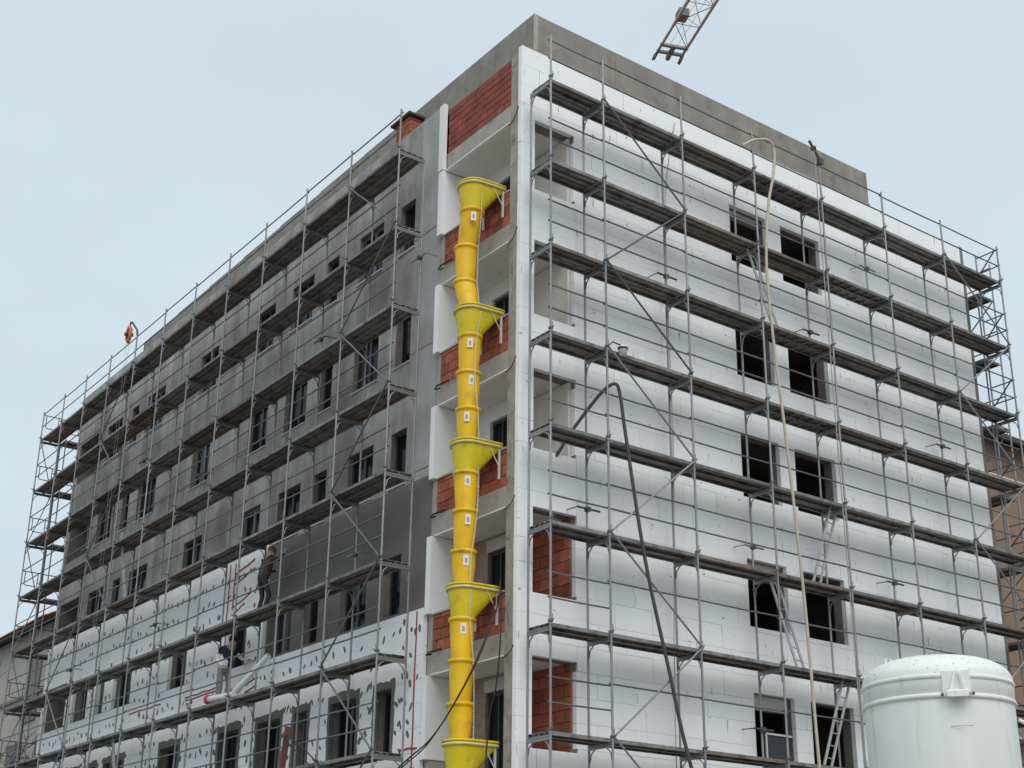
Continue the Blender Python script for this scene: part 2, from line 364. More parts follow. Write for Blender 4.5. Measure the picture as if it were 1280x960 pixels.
boards([(4.2, YE, 0, H-10.95), (11.76, YE, H-10.95, H-7.87)], HL, 'x', -.12, -.014, wall_l, 110)
# mortar round the lowest visible windows, adhesive patches on the joints
jr = random.Random(5)
for (a,b,z0,z1) in [o for o in LO if o[3] < H-12]:
    m = MB(); inner = []; outer = []
    def side(p, q, o0, o1, n):
        for i in range(n):
            t = i/n; inner.append((p[0]+(q[0]-p[0])*t, p[1]+(q[1]-p[1])*t)); e = jr.uniform(-.055,.045)
            ox, oz = o0[0]+(o1[0]-o0[0])*t, o0[1]+(o1[1]-o0[1])*t; cx, cz = (a+b)/2, (z0+z1)/2
            d = Vector((ox-inner[-1][0], oz-inner[-1][1])); d = d.normalized() if d.length > .001 else Vector((0,1)); outer.append((ox+d.x*e, oz+d.y*e))
    side((a,z0),(a,z1),(a-.10,z0),(a-.13,z1+.19),9); side((a,z1),(b,z1),(a-.13,z1+.19),(b+.13,z1+.19),8); side((b,z1),(b,z0),(b+.13,z1+.19),(b+.10,z0),9)
    inner.append((b,z0)); outer.append((b+.1,z0)); n = len(inner); vs = []
    for x in (-.128, -.02): vs += [(x,)+p for p in inner]+[(x,)+p for p in outer]
    fs = []
    for i in range(n-1): fs += [(i,i+1,n+i+1,n+i),(2*n+i,i,i+1,2*n+i+1)[::-1],(n+i,n+i+1,3*n+i+1,3*n+i)]
    m.add(vs, fs); m.build('mortar_surround', 'adhesive', wall_l)
m = MB(); rnd = random.Random(3)
def patch(y, z):
    n = 9; x = -.1265-rnd.uniform(0,.002); ry = rnd.uniform(.03,.06); rz = rnd.uniform(.05,.10); tl = rnd.uniform(-.05,.05)
    vs = [(x, y+ry*math.cos(2*math.pi*k/n)*rnd.uniform(.8,1.15)+tl*math.sin(2*math.pi*k/n), z+rz*math.sin(2*math.pi*k/n)*rnd.uniform(.85,1.12)) for k in range(n)]
    vs2 = [(-.118, v[1], v[2]) for v in vs]
    m.add(vs+vs2, [tuple(range(n))[::-1]]+[(k,(k+1)%n,n+(k+1)%n,n+k) for k in range(n)])
def on_eps(y, z):
    ok = (4.25 < y < YE-.1 and z < H-11.05) or (11.85 < y < YE-.1 and z < H-7.97)
    return ok and not any(a-.15 < y < b+.15 and z0-.15 < z < z1+.25 for a,b,z0,z1 in HL)
for r in range(15):
    z = H-8.37-.5*r
    for i in range(26):
        y = 4.4+i*1.0+(.5 if r % 2 else 0)
        for dy in (0, .33 if (i+r) % 3 else .16, .66):
            yy, zz = y+dy+rnd.uniform(-.08,.08), z+rnd.uniform(-.09,.09)
            if rnd.random() < .8 and on_eps(yy, zz): patch(yy, zz)
for (a,b,z0,z1) in [o for o in LO if o[3] < H-12]:
    for s in (a-.2, b+.2):
        for zz in (z1+.1, z1-.45, z1-1.0):
            if rnd.random() < .8: patch(s, zz+rnd.uniform(-.1,.1))
for z in (H-11.35, H-11.9, H-12.5, H-13.0, H-13.55, H-14.1): patch(4.62+rnd.uniform(-.05,.05), z); patch(4.95, z+.2)
tag(m.build('adhesive_patches', 'adhesive', wall_l), kind='stuff')
# red paint marks on the boards
for (a, b) in ([(12.5,-8.1),(13.6,-8.3)],[(12.45,-8.35),(13.6,-8.58)],[(13.62,-8.0),(13.64,-9.25)],[(12.6,-9.0),(13.6,-9.2)],[(12.9,-9.22),(13.55,-9.36)],[(12.0,-8.55),(12.35,-9.05)],[(13.95,-7.95),(13.95,-9.6)],[(13.92,-9.65),(13.92,-11.0)],[(11.8,-11.32),(12.5,-11.42)],[(11.85,-11.5),(12.5,-11.62)],[(13.9,-11.25),(16.2,-11.25)],[(13.9,-11.33),(16.2,-11.33)],[(17.9,-11.2),(20.2,-11.2)],[(4.45,-11.0),(4.47,-14.6)],[(4.3,-13.86),(5.0,-13.84)]):
    m = MB(); n = 6; P0 = Vector((-.1265,a[0],H+a[1])); P1_ = Vector((-.1265,b[0],H+b[1])); pts = [P0.lerp(P1_, i/n)+Vector((0,random.uniform(-.012,.012),random.uniform(-.015,.015))) for i in range(n+1)]
    m.path(pts, .02, 5); m.build('paint_mark', 'red', wall_l)

# scuffs, glue smears and torn joints on the white face
m = MB(); sr = random.Random(21)
for i in range(420):
    x = sr.uniform(-.05,XE-.1); z = H+1.3-sr.uniform(0,15.6); 
    if sr.random() < .6: x = round(x*2)/2+sr.uniform(-.02,.02)
    if any(a-.1 < x < b+.1 and c-.25 < z < d+.25 for a,b,c,d in RW+SIDE): continue
    wd, ht = (sr.uniform(.006,.014), sr.uniform(.08,.3)) if sr.random() < .62 else (sr.uniform(.02,.05), sr.uniform(.015,.06))
    tl_ = sr.uniform(-.35,.35)*wd; n = 6; y = .9955
    vs = [(x+wd*math.cos(2*math.pi*k/n)*sr.uniform(.5,1.2)+tl_*math.sin(2*math.pi*k/n), y, z+ht/2*math.sin(2*math.pi*k/n)*sr.uniform(.6,1.2)) for k in range(n)]
    m.add(vs, [tuple(range(n))])
tag(m.build('scuff_marks', 'scuff', wall_r), kind='stuff')
# ---- parapets, roof, hidden walls
m = MB(); x = .40
rp = MB()
while x < 11.9:
    x2 = min(x+2.45, 11.95); MB().box(x+.004,x2-.004,1.15,1.40,H+1.30,H+2.55).build('parapet_panel', 'parapet', bld); x = x2
y = 1.404
while y < 23.9:
    y2 = min(y+2.45, 23.9); z2 = 2.55-.18*max(0,(y2-10))/14
    MB().box(.40,.65,y+.004,y2-.004,H+1.30,H+z2).build('parapet_panel', 'parapet', bld); y = y2
MB().box(.388,.52,1.138,1.1495,H+1.45,H+2.555).build('corner_strip', 'concrete', bld)
MB().box(.42,11.9,1.075,1.148,H+1.42,H+1.53).build('parapet_ledge', 'parapet', bld)
MB().box(0.02,XE-.02,1.13,YE-.02,H+1.20,H+1.297).build('roof', 'parapet', bld)
MB().box(XE-.003,XE+.14,1.0,1.3,0,H+1.43).build('corner_profile', 'reveal', bld)
m = MB(); m.quad((XE,1.3,0),(XE,YE,0),(XE,YE,H+1.36),(XE,1.3,H+1.36)); m.quad((0,YE,0),(XE,YE,0),(XE,YE,H+1.36),(0,YE,H+1.36)); m.build('wall', 'wall_grey', bld)
# small brick stack with a flat cap on the roof edge
st = MB().box(.03,.36,5.86,6.46,H+1.30,H+2.10).build('chimney', 'mortar', bld)
bm_ = MB().box(-.085,.085,-.05,.05,-.05,.05).mesh('brick', 'brick')
for r in range(7):
    for c in range(3):
        inst('brick', MB().box(-.012,.01,-.095,.095,-.05,.05).mesh('brick','brick') if (r == 0 and c == 0) else bpy.data.meshes['brick.001'], st, (.022, 5.96+c*.2+(.0 if r % 2 else .0), H+1.37+r*.11))
        if c < 2: inst('brick', bpy.data.meshes['brick'], st, (.105+c*.175, 5.855, H+1.37+r*.11), 0)
MB().box(-.08,.5,5.72,6.62,H+2.10,H+2.16).build('cap', 'roof_dark', st)

# ---- corner balconies (loggias)
def brick_wall(parent, axis, p, a0, a1, z0, z1, bw, bh, bmat='brick', me_cache={}):
    r = 0; z = z0
    while z < z1-.03:
        h = min(bh, z1-z); a = a0-(bw/2 if r % 2 else 0)
        while a < a1-.02:
            b0, b1 = max(a,a0), min(a+bw,a1)
            if b1-b0 > .04:
                key = (axis, round(b1-b0,2), round(h,2), bmat)
                if key not in me_cache:
                    L = (b1-b0)/2-.008; hh = h/2-.008
                    me_cache[key] = (MB().box(-.03,.03,-L,L,-hh,hh) if axis == 'x' else MB().box(-L,L,-.03,.03,-hh,hh)).mesh('brick',bmat)
                e = random.uniform(-.005,.005)
                inst('brick', me_cache[key], parent, (p+e,(b0+b1)/2,z+h/2) if axis == 'x' else ((b0+b1)/2,p+e,z+h/2))
            a += bw
        z += bh; r += 1
YJ = 4.0
for k in range(5):
    z = FL[k]
    # beam, parapet, slab
    MB().box(0.0,.30,1.452,4.178,z-.40,z+.06).build('edge_beam', 'concrete', bld)
    MB().box(-.05,.05,1.46,3.99,z-.425,z-.4005).build('soffit_edge', 'eps', bld)
    pw = MB().box(.045,.24,1.452,3.998,z+.061,z+(1.30 if k == 0 else .86)).build('brick_parapet', 'mortar', bld)
    brick_wall(pw, 'x', .032, 1.455, 3.995, z+.064, z+(1.28 if k == 0 else .85), .30 if k else .265, .235 if k else .176, 'brick' if k else 'brick_dark')
    if k: MB().box(-.02,.27,1.46,3.99,z+.861,z+.90).build('coping', 'concrete', pw)
    MB().box(.302,1.40,1.13,4.178,z-.30,z+.04).build('slab', 'concrete', bld)
    MB().box(.302,1.40,1.40,3.99,z-.42,z-.302).build('ceiling', 'eps_soft', bld)
    MB().box(.05,.302,1.46,3.99,z-.4245,z-.4015).build('ceiling', 'eps_soft', bld)
    # lining of the inner side wall and its white edge
    MB().box(-.12,.95,4.0,4.177,z-2.12,z-.43).build('side_lining', 'eps', bld)
    MB().box(0.0,.95,4.02,4.176,z-2.98,z-2.125).build('side_wall', 'concrete', bld)
    # stepped back wall with a door
    br = k >= 3
    m = MB()
    for q in subtract((2.45,4.0,z-2.96,z-.42), [(2.66,3.40,z-2.9,z-.76)]): m.quad((.95,q[1],q[2]),(.95,q[0],q[2]),(.95,q[0],q[3]),(.95,q[1],q[3]))
    m.quad((.95,2.45,z-2.96),(1.40,2.45,z-2.96),(1.40,2.45,z-.42),(.95,2.45,z-.42))
    for (s, t) in ((2.66,0),(3.40,0)): m.quad((.95,s,z-2.9),(1.3,s,z-2.9),(1.3,s,z-.76),(.95,s,z-.76))
    m.quad((.95,2.66,z-.76),(1.3,2.66,z-.76),(1.3,3.40,z-.76),(.95,3.40,z-.76))
    m.cm = 1; m.quad((1.3,2.66,z-2.9),(1.3,3.4,z-2.9),(1.3,3.4,z-.76),(1.3,2.66,z-.76))
    m.build('inner_wall', ['eps_soft' if not br else 'mortar_pale', 'frame_dark'], bld)
    d = MB(); d.box(1.02,1.08,2.67,2.73,z-2.9,z-.77); d.box(1.02,1.08,3.33,3.39,z-2.9,z-.77); d.box(1.02,1.08,2.73,3.33,z-.84,z-.77); d.box(1.02,1.08,3.0,3.05,z-2.9,z-.84)
    MB().box(1.045,1.055,2.73,3.33,z-2.9,z-.84).build('pane', 'glass', d.build('door', 'frame_dark', bld))
    if br: MB().box(.935,.949,2.62,3.44,z-.76,z-.50).build('shutter_box', 'shutter', bld)
    bw = MB().box(1.405,1.50,1.13,2.45,z-2.96,z-.42).build('back_wall', 'mortar_pale' if br else 'loggia_beige', bld)
    if br:
        brick_wall(bw, 'x', 1.395, 1.14, 2.44, z-2.3, z-.44, .33, .245, 'brick')
        pv = MB(); pv.path([(1.34,1.75,z-.46),(1.345,1.75,z-.8),(1.34,1.74,z-1.3)], .012, 6); pv.build('conduit', 'orange' if k == 3 else 'zinc', bw)
    else:
        MB().box(1.35,1.402,1.14,2.44,z-2.9,z-.44).build('lining', 'loggia_beige' , bw)
    MB().box(.43,1.41,1.0,1.11,z-2.195,z-2.182).build('sill', 'eps', bld)
MB().box(0.0,.32,1.126,1.45,0,H+1.30).build('column', 'column', bld)
for k in range(5):   # wire ties sticking out of the column
    z = FL[k]-.42
    MB().path([(-.02,1.5,z-.02),(-.03,1.3,z+.02),(-.13,1.05,z+.05),(-.16,.95,z+.12)], .012, 5).build('wire_tie', 'rust', bld)
    MB().path([(-.06,4.15,FL[k]-2.98),(-.1,4.0,FL[k]-2.95),(-.05,3.6,FL[k]-2.93)], .02, 5).build('wire_tie', 'cable', bld)
MB().box(-.135,-.03,4.0,4.19,H-.40,H+1.42).build('side_edge', 'eps_soft', bld)
# lower storeys out of sight: plinth for the corner
MB().box(.0,1.4,1.46,4.17,0,FL[4]-2.94).build('plinth', 'concrete', bld)

# ================================================================== scaffolding
TR = .0242
def scaffold(name, label, lines, fn, ux, vx, levels, wdt, rail_ok, access, braces, ret, ties, inner_skip=()):
    """lines: distances along the facade; fn(u,v,z)->world; ux, vx unit vectors along and across"""
    root = thing(name, fn(lines[0],0,0), label, 'scaffolding', None)
    rz = math.atan2(ux.y, ux.x); flip = 1 if abs(ux.cross(vx).z-1) < .1 else -1
    def loc_mesh(build):   # local frame: x along, y across (already signed), z up
        mm = MB(); build(mm); return mm
    s = flip
    fr = MB(); fr.tube((0,0,-2),(0,0,.06),TR,8); fr.tube((0,s*wdt,-2),(0,s*wdt,.0),TR,8); fr.bar((0,.0,-.10),(0,s*wdt,-.10),.045,.05)
    fr.bar((0,0,-.055),(0,s*wdt,-.055),.05,.03); fr.path([(0,s*.03,-.36),(0,s*.06,-.22),(0,s*.18,-.12)],.014,6); fr.path([(0,s*(wdt-.03),-.36),(0,s*(wdt-.06),-.22),(0,s*(wdt-.18),-.12)],.014,6)
    fr.tube((0,0,-.02),(0,0,.03),.034,8)
    frm = fr.mesh('frame','steel')
    po = MB(); po.tube((0,0,.06),(0,0,1.12),TR,8); pom = po.mesh('guard_post','steel')
    cl = MB(); cl.box(-.036,.036,-.036,.036,-.03,.02); cl.tube((.0,-s*.05,-.01),(.0,-s*.10,.02),.012,6); cl.tube((.03,-s*.02,0),(.03,-s*.02,.14),.007,5); clm = cl.mesh('coupler','rail')
    nL = len(lines)
    for k in levels:
        z = H-2*(k-1)
        for i, u in enumerate(lines):
            inst('frame', frm, root, fn(u,0,z-.035), rz)
            inst('coupler', clm, root, fn(u,0,z+.03), rz)
            if k == levels[0]: inst('guard_post', pom, root, fn(u,0,z-.035), rz)
        for i in range(nL-1):
            L = lines[i+1]-lines[i]; acc = (i, k) in access; pw = .315
            key = '%s_plank_%.2f_%d' % (name, L, acc)
            if key not in bpy.data.meshes:
                mm = MB(); a, b = .004, L-.004
                mm.box(a,b,-pw/2,pw/2,-.012,0); mm.box(a,b,-pw/2,-pw/2+.012,-.07,-.012); mm.box(a,b,pw/2-.012,pw/2,-.07,-.012)
                mm.box(a,b,-pw/2+.012,-pw/2+.04,-.07,-.06); mm.box(a,b,pw/2-.04,pw/2-.012,-.07,-.06)
                if acc:
                    for q in range(8): mm.box(a+.12+q*(b-a-.24)/7-.02,a+.12+q*(b-a-.24)/7+.02,-pw/2+.012,pw/2-.012,-.065,-.012)
                else:
                    mm.box(a,b,-.03,.03,-.032,-.012)
                    mm.box(a+.04,a+.1,-pw/2+.04,pw/2-.04,-.055,-.012); mm.box(b-.1,b-.04,-pw/2+.04,pw/2-.04,-.055,-.012)
                pm = mm.mesh(key,'plank'); mm.mesh(key+'_b','plank_brown')
            pm = bpy.data.meshes[key]
            for v in (.185, .515):
                o = inst('deck_plank', pm if random.random() < .78 else bpy.data.meshes[key+'_b'], root, fn(lines[i]+.0,v,z+random.uniform(-.006,.006)), rz)
            for j, hz in enumerate((1.0, .5)):
                if not rail_ok(i, k, j): continue
                rk = '%s_rail_%.2f' % (name, L)
                if rk not in bpy.data.meshes:
                    mm = MB(); mm.path([(-.04,0,0),(L*.33,0,-.006),(L*.66,0,-.006),(L+.04,0,0)],.0185,6); mm.mesh(rk,'rail')
                inst('guard_rail', bpy.data.meshes[rk], root, fn(lines[i],.035,z+hz+random.uniform(-.025,.025)), rz)
    for (i0,k0,i1,k1) in braces:
        a = fn(lines[i0],-.045,H-2*(k0-1)+.02); b = fn(lines[i1],-.045,H-2*(k1-1)+.02)
        MB().tube(a,b,.021,8).build('diagonal_brace', 'steel' if (i0+k0) % 2 else 'rail', root)
    for u in lines:            # base jacks
        for v in (0, wdt):
            zb = H-2*(levels[-1])-.0
            p = fn(u,v,0); mm = MB(); mm.tube((p[0],p[1],.02),(p[0],p[1],zb),.02,6); mm.box(p[0]-.075,p[0]+.075,p[1]-.075,p[1]+.075,.0,.02); mm.build('base_jack','steel',root)
    for (u, v, z) in ties:
        mm = MB(); mm.tube(fn(u-.28,wdt-.05,z),fn(u+.30,wdt-.05,z),.024,8); mm.tube(fn(u-.28,wdt-.05,z),fn(u-.28,wdt+.29,z+.02),.012,6); mm.build('wall_tie','clamp' if int(z*10) % 3 else 'steel',root)
        c = fn(u,wdt-.03,z); MB().box(c[0]-.05,c[0]+.05,c[1]-.05,c[1]+.05,z-.045,z+.045).build('coupler','clamp',root)
    if ret:                    # one bay turned round the corner of the building
        ret(root)
    return root

RX = [0, 1.475, 3.847, 6.206, 8.604, 10.998, 13.44, 15.95]
def fR(u, v, z): return Vector((u, v, z))
def ret_right(root):
    for k in range(1, 9):
        z = H-2*(k-1)-.06
        for x in (16.12, 16.46):
            mm = MB(); mm.box(x-.155,x+.155,.78,3.2,z-.012,z); mm.box(x-.155,x-.143,.78,3.2,z-.07,z-.012); mm.box(x+.143,x+.155,.78,3.2,z-.07,z-.012); mm.box(x-.02,x+.02,.78,3.2,z-.03,z-.012); mm.build('deck_plank','plank',root)
        for hz in (.5, 1.0):
            MB().tube((16.66,.75,z+hz),(16.66,3.2,z+hz),.0185,6).build('guard_rail','rail',root)
            MB().tube((15.97,-.03,z+hz+.06),(15.97,.72,z+hz+.06),.0185,6).build('guard_rail','rail',root)
        MB().tube((15.95,.05,z+1.08),(15.95,.66,z+.5),.02,6).build('end_brace','clamp',root)
        MB().tube((15.96,.75,z-.08),(16.66,.75,z-.08),.02,6).build('transom','steel',root)
        MB().tube((15.96,3.2,z-.08),(16.66,3.2,z-.08),.02,6).build('transom','steel',root)
        a, b = ((.78, 3.18) if k % 2 else (3.18, .78))
        MB().tube((16.70,a,z),(16.70,b,z-2),.02,6).build('diagonal_brace','steel',root)
    for (x, y) in ((15.99,.82),(16.66,.75),(15.96,3.2),(16.66,3.2)):
        MB().tube((x,y,0),(x,y,H+(1.05 if x > 16.5 else -.06)),TR,8).build('standard','steel',root)
    MB().tube((15.95,.7,H),(15.95,.7,H+1.1),TR,8).build('standard','steel',root)
zz = []
a = 1
for k, (p, q) in enumerate(((1,2),(2,1),(1,2))): zz.append((p,k+1,q,k+2))
for k, (p, q) in ((4,(1,2)),(5,(2,1)),(6,(1,2)),(7,(2,1)),(8,(1,2))): zz.append((p,k,q,k+1))
for k, (p, q) in enumerate(((6,7),(7,6),(6,7),(7,6),(6,7),(7,6),(6,7))): zz.append((p,k+1,q,k+2))
scaf_r = scaffold('scaffolding', 'galvanised frame scaffolding standing along the white insulated face', RX, fR, Vector((1,0,0)), Vector((0,1,0)), list(range(1,10)), .70,
    lambda i, k, j: not (j == 1 and k >= 7 and i > 0), {(3,1),(3,3),(3,4),(4,2)}, zz, ret_right,
    [(RX[2],0,H-3.35),(RX[1],0,H-9.35),(RX[4],0,H-3.4),(RX[5],0,H-9.35),(RX[6],0,H-5.3),(RX[3],0,H-9.3),(RX[6],0,H-11.3),(RX[3],0,H-13.3),(RX[5],0,H-.9)])
LYS = [0, 2.32, 4.65, 6.96, 9.22, 11.54, 13.8, 16.1, 18.35, 20.6, 22.8, 25.0]
def fL(u, v, z): return Vector((-1.095+v, 4.4+u, z))
def ret_left(root):
    for k in range(1, 9):
        z = H-2*(k-1)-.04
        for y in (28.98, 29.30):
            mm = MB(); mm.box(-.36,2.0,y-.15,y+.15,z-.012,z); mm.box(-.36,2.0,y-.15,y-.138,z-.07,z-.012); mm.box(-.36,2.0,y+.138,y+.15,z-.07,z-.012); mm.build('deck_plank','plank',root)
        mm = MB(); e = 29.42      # U-shaped end guard
        mm.path([(-1.08,e,z+1.0),(-.41,e,z+1.0)],.019,6); mm.path([(-.98,e,z+1.0),(-.98,e,z+.55),(-.93,e,z+.5),(-.57,e,z+.5),(-.52,e,z+.55),(-.52,e,z+1.0)],.017,6); mm.build('end_guard','rail',root)
        for hz in (.5, 1.0): MB().tube((-.39,29.47,z+hz),(2.0,29.47,z+hz),.0185,6).build('guard_rail','rail',root)
        a, b = ((-1.06, -.42) if k % 2 else (-.42, -1.06))
        MB().tube((a,29.47,z),(b,29.47,z-2),.019,6).build('diagonal_brace','steel',root)
    for (x, y, t) in ((-.33,29.47,.4),(-.33,28.84,0),(2.0,29.47,.6),(2.0,28.84,0)):
        MB().tube((x,y,0),(x,y,H+t),TR,8).build('standard','steel',root)
lb = []
for k, (p, q) in enumerate(((1,0),(0,1),(1,0),(0,1),(1,0),(0,1),(1,0),(0,1))): lb.append((p,k+1,q,k+2))
for k, (p, q) in enumerate(((7,8),(8,7),(7,8),(8,7),(8,9),(9,8),(8,9),(9,8))): lb.append((p,k+1,q,k+2))
scaf_l = scaffold('scaffolding', 'galvanised frame scaffolding standing along the long grey face', LYS, fL, Vector((0,1,0)), Vector((1,0,0)), list(range(1,10)), .703,
    lambda i, k, j: True, {(7,1),(8,2),(7,3),(6,2)}, lb, ret_left,
    [(LYS[0],0,H-2.7+.02),(LYS[2],0,H-3.1),(LYS[7],0,H-3.2),(LYS[9],0,H-5.1),(LYS[1],0,H-9.3),(LYS[5],0,H-4.9),(LYS[6],0,H-8.9),(LYS[9],0,H-9.2)])

# ================================================================== yellow debris chute
AX, AY = -.60, 2.02
ch = thing('debris_chute', (AX, AY, 0), 'yellow plastic debris chute with stacked hoppers hanging in front of the corner balconies', 'debris chute')
RT = [(1.9,.0),(2.63,.01),(3.45,.20),(4.28,.21),(5.05,.0),(5.65,-.03),(6.5,.01),(7.3,-.02),(8.0,.0),(8.7,.02),(9.5,-.01),(10.35,.03),(11.0,.0),(11.7,.03),(12.5,.01),(13.35,.02),(14,0),(30,0)]
def ring_y(z):
    d = H-z
    for (d0,o0),(d1,o1) in zip(RT, RT[1:]):
        if d0 <= d <= d1: return AY+o0+(o1-o0)*(d-d0)/(d1-d0)
    return AY
RINGS = []
def chute_segment(zt, zb, rt_, rb):
    m = MB(); c0 = (AX, ring_y(zt), 0); n = 28
    prof = [(rt_+.022,zt+.03),(rt_+.03,zt+.0),(rt_+.026,zt-.035),(rt_,zt-.05),(rt_-.004,zt-.08),(rt_-.01,zt-.3),(rb,zb)]
    # follow the slight swing of the upper part
    m.lathe(prof, c0, n, cap=False)
    dy = ring_y(zb)-ring_y(zt)
    m.v = [(x, y+dy*max(0,min(1,(zt-z)/(zt-zb))), z) for x, y, z in m.v]
    return m.build('chute_segment', 'chute', ch)
def hopper(zr):
    zb = zr-.62; n = 40; m = MB(); rim = []
    for k in range(n):
        q = 2*math.pi*k/n; c, s_ = math.cos(q), math.sin(q)
        # rounded on the outside, straight at the wall side
        x = .31*c if c < 0 else .60*min(1, c*1.6); y = .34*s_ if c < 0 else (.34+.04*min(1, c*2))*max(-1, min(1, s_*1.35))
        rim.append((AX+x, AY+y))
    lay = [(0.0, zr+.03, 1.0), (0.0, zr-.05, .985), (.12, zr-.12, 1), (.35, zr-.24, 1), (.68, zr-.42, 1), (.93, zr-.56, 1), (1.0, zb, 1)]
    vs = []
    for t, z, sc in lay:
        for k in range(n):
            q = 2*math.pi*k/n; cx, cy = AX+.232*math.cos(q), AY+.232*math.sin(q)
            rx, ry = AX+(rim[k][0]-AX)*sc, AY+(rim[k][1]-AY)*sc
            vs.append((rx*(1-t)+cx*t, ry*(1-t)+cy*t, z))
    fs = [(i*n+k, i*n+(k+1)%n, (i+1)*n+(k+1)%n, (i+1)*n+k) for i in range(len(lay)-1) for k in range(n)]
    m.add(vs, fs, True); hp = m.build('hopper', 'hopper', ch)
    r = MB(); r.path([(AX+(x-AX)*1.03, AY+(y-AY)*1.03, zr-.03) for x, y in rim], .032, 8, closed=True); r.build('rim', 'rim', hp)
    r = MB(); r.path([(AX+(x-AX)*1.04, AY+(y-AY)*1.04, zr+.035) for x, y in rim], .026, 8, closed=True); r.build('rim', 'hopper', hp)
    for yy in (AY-.36, AY+.36):
        MB().box(-.06,-.02,yy-.02,yy+.02,zr-.72,zr-.02).build('support_post', 'zinc', hp)
        MB().tube((-.3,yy,zr-.05),(-.04,yy,zr-.45),.012,6).build('strut', 'zinc', hp)
for k in range(5):
    zr = H-2.0-3.02*k
    hopper(zr)
    z1 = zr-.63; z2 = z1-.82; z3 = z2-.83; ze = zr-3.02-.05
    s1 = chute_segment(z1, z2-.04, .245, .200); s2 = chute_segment(z2, z3-.04, .245, .200); s3 = chute_segment(z3, ze, .245, .175)
    for sg, z in ((s1,z1),(s2,z2),(s3,z3)):
        if sg is s3 and k not in (0, 1, 2): continue
        if sg is s2 and k in (0, 3): continue
        SR = .251; q0 = R(-132)+random.uniform(-.22,.22); n = 4; cy = ring_y(z)
        def cp(q, zz, rr): return (AX+rr*math.cos(q), cy+rr*math.sin(q), zz)
        m = MB()
        for a in range(n):
            qa, qb = q0+a*.115, q0+(a+1)*.115; m.quad(cp(qa,z-.32,SR-.003),cp(qb,z-.32,SR-.003),cp(qb,z-.11,SR),cp(qa,z-.11,SR))
        st_ = m.build('sticker', 'sticker', sg)
        m = MB(); qa, qb = q0+.13, q0+.33
        m.quad(cp(qa,z-.27,SR+.0005),cp(qb,z-.27,SR+.0005),cp(qb,z-.17,SR+.001),cp(qa,z-.17,SR+.001))
        m.build('sticker_print', 'sticker_ink', st_)
    # chain down the side
    m = MB(); q = R(-78); zc = zr-.1; i = 0
    while zc > ze-.05:
        rr = .28 if zc < z1+.1 else .28+(zc-z1-.1)*.12
        x, y = AX+rr*math.cos(q+.35*math.sin(zc*1.3)), ring_y(zc)+rr*math.sin(q+.35*math.sin(zc*1.3))
        if i % 2: m.bar((x,y,zc),(x,y,zc-.04),.022,.010)
        else: m.bar((x,y,zc),(x,y,zc-.04),.008,.022)
        zc -= .05; i += 1
    m.build('chain', 'zinc', ch)
chute_segment(H-2.0-15.1-.63, 1.2, .262, .23)
hopper(H-2.0-15.1)

# ================================================================== tower crane (only the tip of its jib shows)
tip = Vector((19.209, 16.077, H+18.651)); jd = Vector((-0.3640, -0.9314, 0)).normalized(); js = Vector((-jd.y, jd.x, 0)); LJ = 44.0
mast = tip + jd*38
cr = thing('tower_crane', (mast.x, mast.y, 0), 'pale red lattice jib of a tower crane reaching over the roof', 'crane')
W2 = .56; HT = 1.15
def J(u, s_, h): return tip+jd*u+js*(s_*W2)+Vector((0,0,h))
for s_ in (-1, 1):
    m = MB(); m.bar(J(0,s_,0),J(LJ,s_,0),.09,.09); m.build('bottom_chord', 'crane', cr)
MB().tube(J(.3,0,HT),J(LJ,0,HT),.055,8).build('top_chord', 'crane', cr)
NP = 30; st = LJ/NP
for i in range(NP):
    a = i*st
    for s_ in (-1, 1):
        MB().tube(J(a+.1,s_,.02),J(a+st/2,0,HT),.022,6).build('lacing', 'crane_pale', cr); MB().tube(J(a+st/2,0,HT),J(a+st,s_,.02),.022,6).build('lacing', 'crane_pale', cr)
    MB().tube(J(a,-1,0),J(a,1,0),.022,6).build('lacing', 'crane_pale', cr)
    MB().tube(J(a,-1 if i % 2 else 1,0),J(a+st,1 if i % 2 else -1,0),.02,6).build('lacing', 'crane', cr)
m = MB(); m.bar(J(-.05,-1.1,0),J(-.05,1.1,0),.12,.12); m.bar(J(-.5,-1.1,-.02),J(-.5,1.1,-.02),.12,.12); m.bar(J(-.05,0,0),J(-.5,0,0),.2,.1); m.bar(J(-.05,-1,0),J(-.5,-1,0),.07,.1); m.bar(J(-.05,1,0),J(-.5,1,0),.07,.1)
m.build('jib_head', 'crane_dark', cr)
for s_ in (-1, 1): MB().path([J(-.45,s_,0),J(-.75,s_*1.12,-.05),J(-1.05,s_*1.1,-.1),J(-1.0,s_*.98,-.1),J(-.6,s_*.95,-.02)], .04, 6).build('bumper', 'crane_dark', cr)
m = MB(); m.bar(J(-.5,0,-.02),J(-.82,0,-.05),.16,.16); m.lathe([(.02,-.1),(.1,-.08),(.1,.08),(.02,.1)], J(-.8,0,-.05), 12); m.build('rope_pulley', 'crane_dark', cr)
m = MB(); m.bar(J(1.55,-.62,.2),J(2.05,-.62,.2),.42,.36); m.build('winch_box', 'crane_dark', cr)
for s_ in (-.3, .3): MB().tube(J(-.4,s_,.1),J(LJ-2,s_,.12),.008,5).build('hoist_rope', 'rope', cr)
m = MB()
for sx in (-.8, .8):
    for sy in (-.8, .8): m.bar((mast.x+sx,mast.y+sy,0),(mast.x+sx,mast.y+sy,tip.z+1),.14,.14)
z = .2; i = 0
while z < tip.z-1:
    for (a, b) in (((-.8,-.8),(.8,-.8)),((.8,-.8),(.8,.8)),((.8,.8),(-.8,.8)),((-.8,.8),(-.8,-.8))):
        if i % 2: a, b = b, a
        m.tube((mast.x+a[0],mast.y+a[1],z),(mast.x+b[0],mast.y+b[1],z+1.6),.04,5)
    z += 1.6; i += 1
m.build('mast', 'crane', cr)

